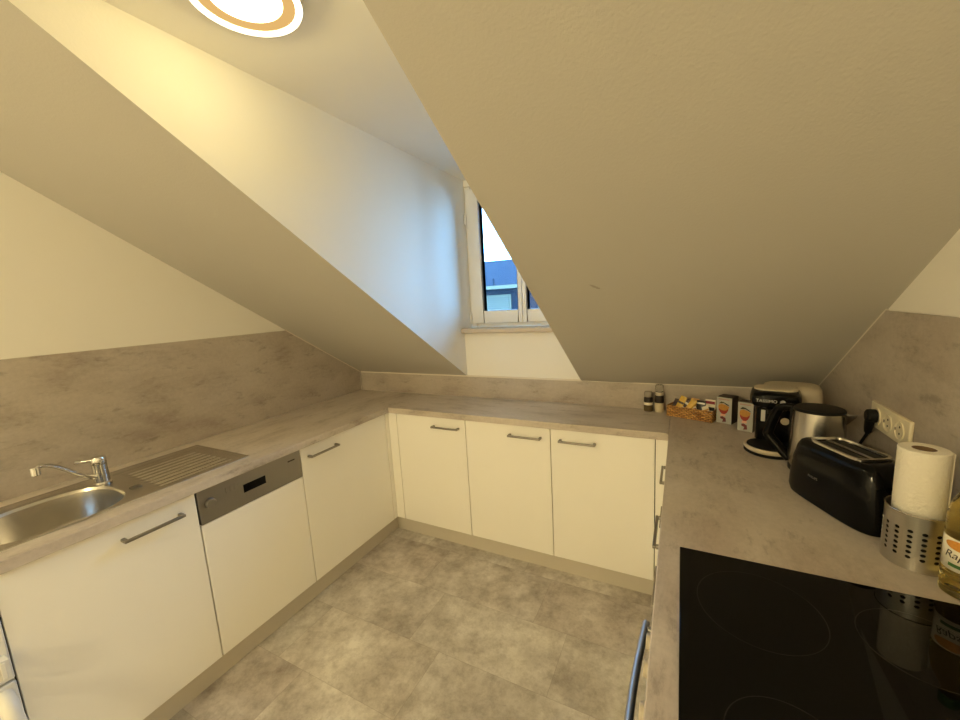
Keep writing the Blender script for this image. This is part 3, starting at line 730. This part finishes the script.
def curved(mb, a0, a1, z0, z1, r, n=24, zf0=None, zf1=None):
    lo = [[(r*math.cos(fa+a0+(a1-a0)*i/n), r*math.sin(fa+a0+(a1-a0)*i/n), z) for i in range(n+1)] for z in (0, 1)]
    for i in range(n):
        def q(j, w):
            a = a0+(a1-a0)*j/n; s = 2*j/n-1
            zz = (z0+(zf0(s) if zf0 else 0)) if w == 0 else (z1+(zf1(s) if zf1 else 0))
            return mb.bm.verts.new((r*math.cos(fa+a), r*math.sin(fa+a), zz))
        mb._f([q(i,0), q(i+1,0), q(i+1,1), q(i,1)])
mb = MB(); curved(mb, -1.25, 1.25, 0.058, 0.124, LR); lab = mb.build('label', M['label'], ob, solidify=0.0002)
mb = MB(); curved(mb, -0.80, 0.80, 0.112, 0.112, LR+0.0005, 24, lambda s: -0.011*math.sqrt(max(0, 1-s*s)), lambda s: 0.009*math.sqrt(max(0, 1-s*s))); mb.build('orange_picture', M['orange'], lab)
mb = MB(); curved(mb, -0.55, 1.0, 0.066, 0.073, LR+0.0005); mb.build('green_band', M['green'], lab)
lettering('lettering', 'Rapsöl', 0.0215, M['ink'], lab, lambda v: Vector(((LR+0.0007)*math.cos(fa+v.x/LR), (LR+0.0007)*math.sin(fa+v.x/LR), 0.090+v.y)), 0.0, shear=0.25, spacing=0.95)

# ------------------------------------------------------------------ tea boxes
def tea_box(x, y, rz, w, d, h, label):
    e = thing('tea_box', label, 'tea box', (x, y, ZT), rz, 'tea boxes beside the basket')
    mb = MB(); mb.mi = 0; mb.box(0, w, 0, d, 0, h)
    mb.build('carton', M['tea_side'], e, 0.0008)
    box('front_panel', M['tea_front'], (0.0005, w-0.0005, -0.0006, -0.0001, 0.0005, h-0.0005), e)
    def shape(nm, pts, mat, lift): 
        mb = MB(); mb.prism([(w*a, h*b) for a, b in pts], 'y', -0.0006-lift-0.0002, -0.0006-lift); return mb.build(nm, mat, e)
    shape('tea_cup', [(0.16,0.50),(0.24,0.42),(0.38,0.36),(0.55,0.36),(0.68,0.42),(0.78,0.52),(0.80,0.60),(0.14,0.58)], M['tea_red'], 0.0001)
    shape('fruit_picture', [(0.12,0.60),(0.14,0.56),(0.36,0.50),(0.60,0.50),(0.80,0.58),(0.84,0.66),(0.64,0.72),(0.34,0.75),(0.14,0.70)], M['tea_yellow'], 0.0004)
    shape('leaf', [(0.14,0.74),(0.30,0.83),(0.48,0.82),(0.70,0.72),(0.86,0.70),(0.70,0.76),(0.50,0.775),(0.32,0.76)], M['tea_leaf'], 0.0007)
    shape('title_stripe', [(0.12,0.90),(0.84,0.90),(0.84,0.94),(0.12,0.94)], M['tea_title'], 0.0001)
    shape('berry_patch', [(0.26,0.24),(0.40,0.27),(0.62,0.22),(0.66,0.08),(0.40,0.05),(0.46,0.15),(0.28,0.18)], M['tea_plum'], 0.0001)
    shape('blossom', [(0.28,0.28),(0.60,0.28),(0.62,0.36),(0.30,0.36)], M['tea_pink'], 0.0001)
    return e
M['tea_side'] = plain('dark_tea_carton', srgb(74, 60, 52), 0.6)
M['tea_front'] = plain('pale_tea_carton', srgb(182, 182, 176), 0.5, var=0.12, vs=60)
M['tea_red'] = plain('red_print', srgb(168, 54, 44), 0.5, var=0.3, vs=120)
M['tea_yellow'] = plain('amber_print', srgb(206, 146, 62), 0.5, var=0.4, vs=120)
M['tea_leaf'] = plain('dark_leaf_print', srgb(58, 58, 34), 0.5)
M['tea_title'] = plain('faded_red_print', srgb(190, 150, 140), 0.5, var=0.3, vs=200)
M['tea_plum'] = plain('plum_print', srgb(126, 52, 60), 0.5, var=0.5, vs=200)
M['tea_pink'] = plain('peach_print', srgb(230, 180, 150), 0.5)
tea_box(2.405, -0.150, math.atan2(-0.030, 0.058), 0.066, 0.070, 0.126, 'pale tea box with red cup picture standing against the basket end')
tea_box(2.479, -0.250, math.atan2(-0.026, 0.056), 0.060, 0.050, 0.132, 'pale tea box with red cup picture nearest the coffee machine')

# ------------------------------------------------------------------ spice mills
def mill(x, parts, label):
    e = thing('spice_jar', label, 'spice jar', (x, -0.040, ZT), 0, 'spice jars by the back upstand')
    for nm, prof, mat in parts:
        mb = MB(); mb.lathe(prof, (0, 0, 0), 32, True, True); mb.build(nm, mat, e)
    return e
M['pepper'] = plain('dark_peppercorns', srgb(46, 34, 26), 0.6, var=0.7, vs=260)
M['herb'] = plain('brown_green_herbs', srgb(110, 92, 56), 0.7, var=0.6, vs=260)
M['salt'] = plain('pale_salt_grains', srgb(222, 208, 176), 0.7, var=0.25, vs=260)
M['grey_cap'] = plain('translucent_grey_cap', srgb(150, 142, 130), 0.25)
mill(2.097, [('glass_jar', [(0.020, 0), (0.0225, 0.003), (0.0225, 0.030), (0.022, 0.033)], M['herb']),
             ('contents', [(0.0222, 0.0335), (0.0222, 0.072), (0.019, 0.078)], M['pepper']),
             ('paper_label', [(0.0228, 0.036), (0.0228, 0.050)], M['label']),
             ('cap', [(0.0185, 0.0785), (0.021, 0.082), (0.021, 0.103), (0.0185, 0.107), (0.003, 0.108)], M['grey_cap'])],
     'shorter spice jar with dark contents and grey cap, left of its pale neighbour')
mill(2.151, [('contents', [(0.020, 0), (0.0225, 0.003), (0.0225, 0.046), (0.022, 0.050)], M['salt']),
             ('band', [(0.0222, 0.0505), (0.0222, 0.086), (0.020, 0.090)], M['pepper']),
             ('collar', [(0.0195, 0.0905), (0.0205, 0.092), (0.0205, 0.104), (0.018, 0.106)], M['cream']),
             ('grinder_cap', [(0.0165, 0.1065), (0.0195, 0.109), (0.0195, 0.142), (0.017, 0.147), (0.003, 0.148)], M['clear'])],
     'taller spice mill with clear grinder cap beside the wicker basket')

# ------------------------------------------------------------------ wicker basket with sachets
def wicker():
    k = NT('woven_wicker'); tc = k.n.new('ShaderNodeTexCoord')
    br = k.new('ShaderNodeTexBrick', Scale=1.0); br.offset = 0.5
    br.inputs['Brick Width'].default_value = 0.022; br.inputs['Row Height'].default_value = 0.0085
    br.inputs['Mortar Size'].default_value = 0.0016; br.inputs['Mortar Smooth'].default_value = 0.6
    br.inputs['Color1'].default_value = srgb(240, 186, 104); br.inputs['Color2'].default_value = srgb(160, 104, 46); br.inputs['Mortar'].default_value = srgb(66, 40, 18)
    sp = k.n.new('ShaderNodeSeparateXYZ'); k.link(tc.outputs['Object'], sp.inputs[0])
    cb = k.n.new('ShaderNodeCombineXYZ'); k.link(k.math('ADD', sp.outputs['X'], sp.outputs['Y']), cb.inputs[0]); k.link(sp.outputs['Z'], cb.inputs[1])
    k.link(cb.outputs[0], br.inputs['Vector'])
    n = k.noise(k.coord(), 90, 3)
    k.link(k.mix(0.5, br.outputs['Color'], k.ramp(n, [(0.3, (0.45, 0.4, 0.35, 1)), (0.7, (1, 1, 1, 1))]), 'MULTIPLY'), k.b.inputs['Base Color'])
    k.b.inputs['Roughness'].default_value = 0.55; k.bump(br.outputs['Fac'], -0.6, 0.003); return k.m
M['wicker'] = wicker()
bz = math.atan2(-0.078, 0.200)
bk = thing('wicker_basket', 'small woven wicker basket full of sachets by the back upstand', 'basket', (2.186, -0.104, ZT), bz)
BL, BW, BH = 0.215, 0.088, 0.054
mb = MB(); mb.box(0.004, BL-0.004, 0.004, BW-0.004, 0.0, 0.005); mb.build('base', M['wicker'], bk)
def weave(name, pts, nrm):
    """a wall of horizontal woven strands going in and out"""
    mb = MB(); a, b = Vector(pts[0]), Vector(pts[1]); nr = Vector(nrm); ln = (b-a).length; m = max(6, int(ln/0.0036))
    for r in range(6):
        z = 0.0045 + r*0.0085
        P = [a+(b-a)*(i/m)+nr*(0.0017*math.sin(PI*(i/m)*ln/0.011+PI*r))+Vector((0,0,z)) for i in range(m+1)]
        mb.tube(P, 0.0040, 8, 0.62)
    return mb.build(name, M['wicker'], bk)
weave('front_side', ((0.004, 0.003, 0), (BL-0.004, 0.003, 0)), (0, -1, 0))
weave('rear_side', ((0.004, BW-0.003, 0), (BL-0.004, BW-0.003, 0)), (0, 1, 0))
weave('end_side', ((0.003, 0.005, 0), (0.003, BW-0.005, 0)), (-1, 0, 0))
weave('end_side', ((BL-0.003, 0.005, 0), (BL-0.003, BW-0.005, 0)), (1, 0, 0))
mb = MB(); mb.tube([(0.003,0.003,BH-0.001),(BL-0.003,0.003,BH-0.001),(BL-0.003,BW-0.003,BH-0.001),(0.003,BW-0.003,BH-0.001),(0.003,0.004,BH-0.001)], 0.0035, 8); mb.build('rim', M['wicker'], bk)
M['sach_y'] = plain('yellow_sachet_paper', srgb(226, 182, 54), 0.4, var=0.3, vs=120)
M['sach_d'] = plain('dark_brown_sachet_paper', srgb(52, 30, 24), 0.4)
M['sach_b'] = plain('black_foil_packet', srgb(46, 46, 50), 0.3, var=0.5, vs=90)
M['sach_w'] = plain('white_sachet_paper', srgb(232, 222, 200), 0.5)
M['sach_r'] = plain('crimson_print', srgb(140, 34, 52), 0.5)
M['sach_o'] = plain('tan_sachet_paper', srgb(196, 150, 84), 0.5)
RB = Matrix.Rotation(bz, 3, 'Z')
def sachet(lx, ly, lz, w, h, tilt, roll, mat, label, bands=(), group='sachets in the wicker basket', yaw=0.0, t=0.004):
    w, h, lz = w*1.15, h*1.18, lz+0.003
    p = Vector((2.186, -0.104, ZT)) + RB @ Vector((lx, ly, lz))
    mb = MB(); n = 6
    loops = []
    for k in range(7):
        v = -1 + 2*k/6; th = t*max(0.12, 1-abs(v)**3)
        loops.append([(a, b*th/t, h/2*v) for a, b in [(w/2*c, t/2*s) for c, s in ((-1,0),(-0.8,-0.8),(0,-1),(0.8,-0.8),(1,0),(0.8,0.8),(0,1),(-0.8,0.8))]])
    mb.loft(loops)
    o = mb.build('sachet', mat, None, smooth=60); o.location = p
    o.rotation_euler = (Matrix.Rotation(bz+yaw, 3, 'Z') @ Matrix.Rotation(roll, 3, 'Y') @ Matrix.Rotation(tilt, 3, 'X')).to_euler()
    tag(o, label, 'sachet', group)
    for z0, z1, m in bands:
        b = box('printed_band', m, (-w*0.46, w*0.46, -t/2-0.0006, -t/2+0.001, h*z0, h*z1), o)
    return o
sachet(0.062, 0.024, 0.066, 0.026, 0.066, -0.35, 0.35, M['sach_y'], 'yellow and dark striped sachet leaning out on the left of the basket', ((-0.02, 0.12, M['sach_d']),))
sachet(0.088, 0.022, 0.058, 0.020, 0.060, -0.30, 0.45, M['sach_d'], 'dark brown sachet wedged between two yellow sachets', ((0.10, 0.24, M['sach_w']), (-0.28, -0.14, M['sach_w'])))
sachet(0.108, 0.018, 0.058, 0.024, 0.066, -0.30, 0.50, M['sach_y'], 'bright yellow sachet leaning to the right of the dark sachet', ((-0.15, -0.08, M['sach_o']),))
sachet(0.118, 0.046, 0.060, 0.034, 0.060, -0.20, 0.10, M['sach_o'], 'tan paper sachet standing behind the bright yellow one')
sachet(0.036, 0.040, 0.052, 0.030, 0.050, -0.30, 0.20, M['sach_d'], 'dark sachet low at the left end of the basket')
sachet(0.150, 0.040, 0.056, 0.036, 0.056, -0.25, 0.02, M['sach_b'], 'black foil packet standing in the middle right of the basket', ((0.24, 0.36, M['silver']),), t=0.012)
sachet(0.128, 0.022, 0.036, 0.022, 0.040, -0.35, -0.40, M['sach_w'], 'small white sachet lying low before the black foil packet', ((0.1, 0.3, M['sach_r']),))
sachet(0.188, 0.052, 0.060, 0.040, 0.064, -0.12, 0.0, M['sach_w'], 'white packet with crimson top stripe at the basket right end', ((0.22, 0.40, M['sach_r']), (-0.2, 0.02, M['sach_b'])), t=0.010)
sachet(0.180, 0.020, 0.050, 0.028, 0.038, -0.55, -0.50, M['sach_w'], 'crumpled white sachet in front of the crimson-striped packet', ((-0.1, 0.1, M['sach_o']),))

# ------------------------------------------------------------------ house across the street, seen through the window
M['slate'] = plain('blue_grey_slate', (0.026, 0.028, 0.038, 1), 0.9, spec=0.02, var=0.35, vs=9)
M['far_wall'] = plain('blue_grey_tile_wall', (0.014, 0.015, 0.021, 1), 0.9, spec=0.02, var=0.2, vs=3)
M['far_white'] = plain('pale_gutter_paint', (0.13, 0.095, 0.065, 1), 0.8, spec=0.02)
M['far_dark'] = plain('dark_window_glass', (0.006, 0.008, 0.014, 1), 0.3, spec=0.1)
hs = thing('neighbour_house', 'slate-roofed house across the street seen through the window', 'house', (-4.2, 12.0, -6.0), 0.10)
box('facade', M['far_wall'], (-9, 12, 0, 6, 0, 7.95), hs)
mb = MB(); mb.prism([(-0.45, 8.10), (1.3, 9.20), (4.5, 9.20), (6.3, 8.10)], 'x', -9.2, 12.2); mb.build('roof', M['slate'], hs)
box('gutter', M['far_white'], (-9.2, 12.2, -0.50, -0.0005, 7.96, 8.09), hs)
for k in range(-4, 6):
    x = -0.42 + k*2.1
    wf = box('window', M['far_white'], (x-0.08, x+0.96, -0.06, -0.001, 6.3, 7.74), hs)
    box('shutter', M['far_white'], (x, x+0.88, -0.10, -0.0605, 7.12, 7.68), wf)
    sl = MB()
    for q in range(7): sl.box(x+0.01, x+0.87, -0.112, -0.1005, 7.14+q*0.078, 7.155+q*0.078)
    sl.build('shutter_slats', M['slate'], wf)
    box('pane', M['far_dark'], (x, x+0.88, -0.09, -0.0605, 6.36, 7.10), wf)
mb = MB(); mb.cyl((-0.02, -0.4, 8.06), (-0.02, -0.4, 8.36), 0.03); mb.build('snow_guard_post', M['far_dark'], hs)
g = MB(); g.box(-30, 25, 0.8, 40, -6.3, -6.0)
struct(g.build('ground', plain('street_asphalt', srgb(96, 96, 98), 0.9)))

# ------------------------------------------------------------------ daylight
wd = bpy.data.worlds.new('overcast_sky'); scene.world = wd; wd.use_nodes = True
nt = wd.node_tree; bg = nt.nodes['Background']
tc = nt.nodes.new('ShaderNodeTexCoord'); sx = nt.nodes.new('ShaderNodeSeparateXYZ'); nt.links.new(tc.outputs['Generated'], sx.inputs[0])
rp = nt.nodes.new('ShaderNodeValToRGB'); nt.links.new(sx.outputs['Z'], rp.inputs['Fac'])
rp.color_ramp.elements[0].position = 0.0; rp.color_ramp.elements[0].color = (0.18, 0.54, 1.0, 1)
rp.color_ramp.elements[1].position = 0.35; rp.color_ramp.elements[1].color = (0.20, 0.51, 1.0, 1)
nt.links.new(rp.outputs['Color'], bg.inputs['Color']); bg.inputs['Strength'].default_value = 24.0
pl = bpy.data.lights.new('window_portal', 'AREA'); pl.shape = 'RECTANGLE'; pl.size = ww; pl.size_y = wh; pl.cycles.is_portal = True
po = bpy.data.objects.new('window_portal', pl); COL.objects.link(po); po.location = ((DX0+DX1)/2, 0.19, 1.80); po.rotation_euler = (-PI/2, 0, 0)

# ------------------------------------------------------------------ camera
cam = bpy.data.cameras.new('camera'); co = bpy.data.objects.new('camera', cam); COL.objects.link(co)
cam.sensor_width = 36; cam.sensor_fit = 'HORIZONTAL'; cam.lens = 390.6386*36/960; cam.clip_start = 0.02
r2 = Vector((0.8898383, 0.45270738, -0.05695458)); u2 = Vector((-0.01664582, 0.15695085, 0.98746612)); fw = Vector((-0.45597227, 0.87773712, -0.14719657))
m = Matrix.Identity(4)
for i in range(3): m[i][0], m[i][1], m[i][2] = r2[i], u2[i], -fw[i]
m.translation = Vector((2.2463, -2.267, 1.5153)); co.matrix_world = m
scene.camera = co
scene.view_settings.view_transform = 'Standard'; scene.view_settings.look = 'None'
scene.view_settings.exposure = 0.0; scene.view_settings.gamma = 1.0; scene.view_settings.use_curve_mapping = False
scene.cycles.use_denoising = True; scene.cycles.use_adaptive_sampling = False; scene.cycles.caustics_reflective = False; scene.cycles.caustics_refractive = True; scene.cycles.blur_glossy = 1.0; scene.cycles.max_bounces = 12; scene.cycles.diffuse_bounces = 8
scene.cycles.sample_clamp_indirect = 6
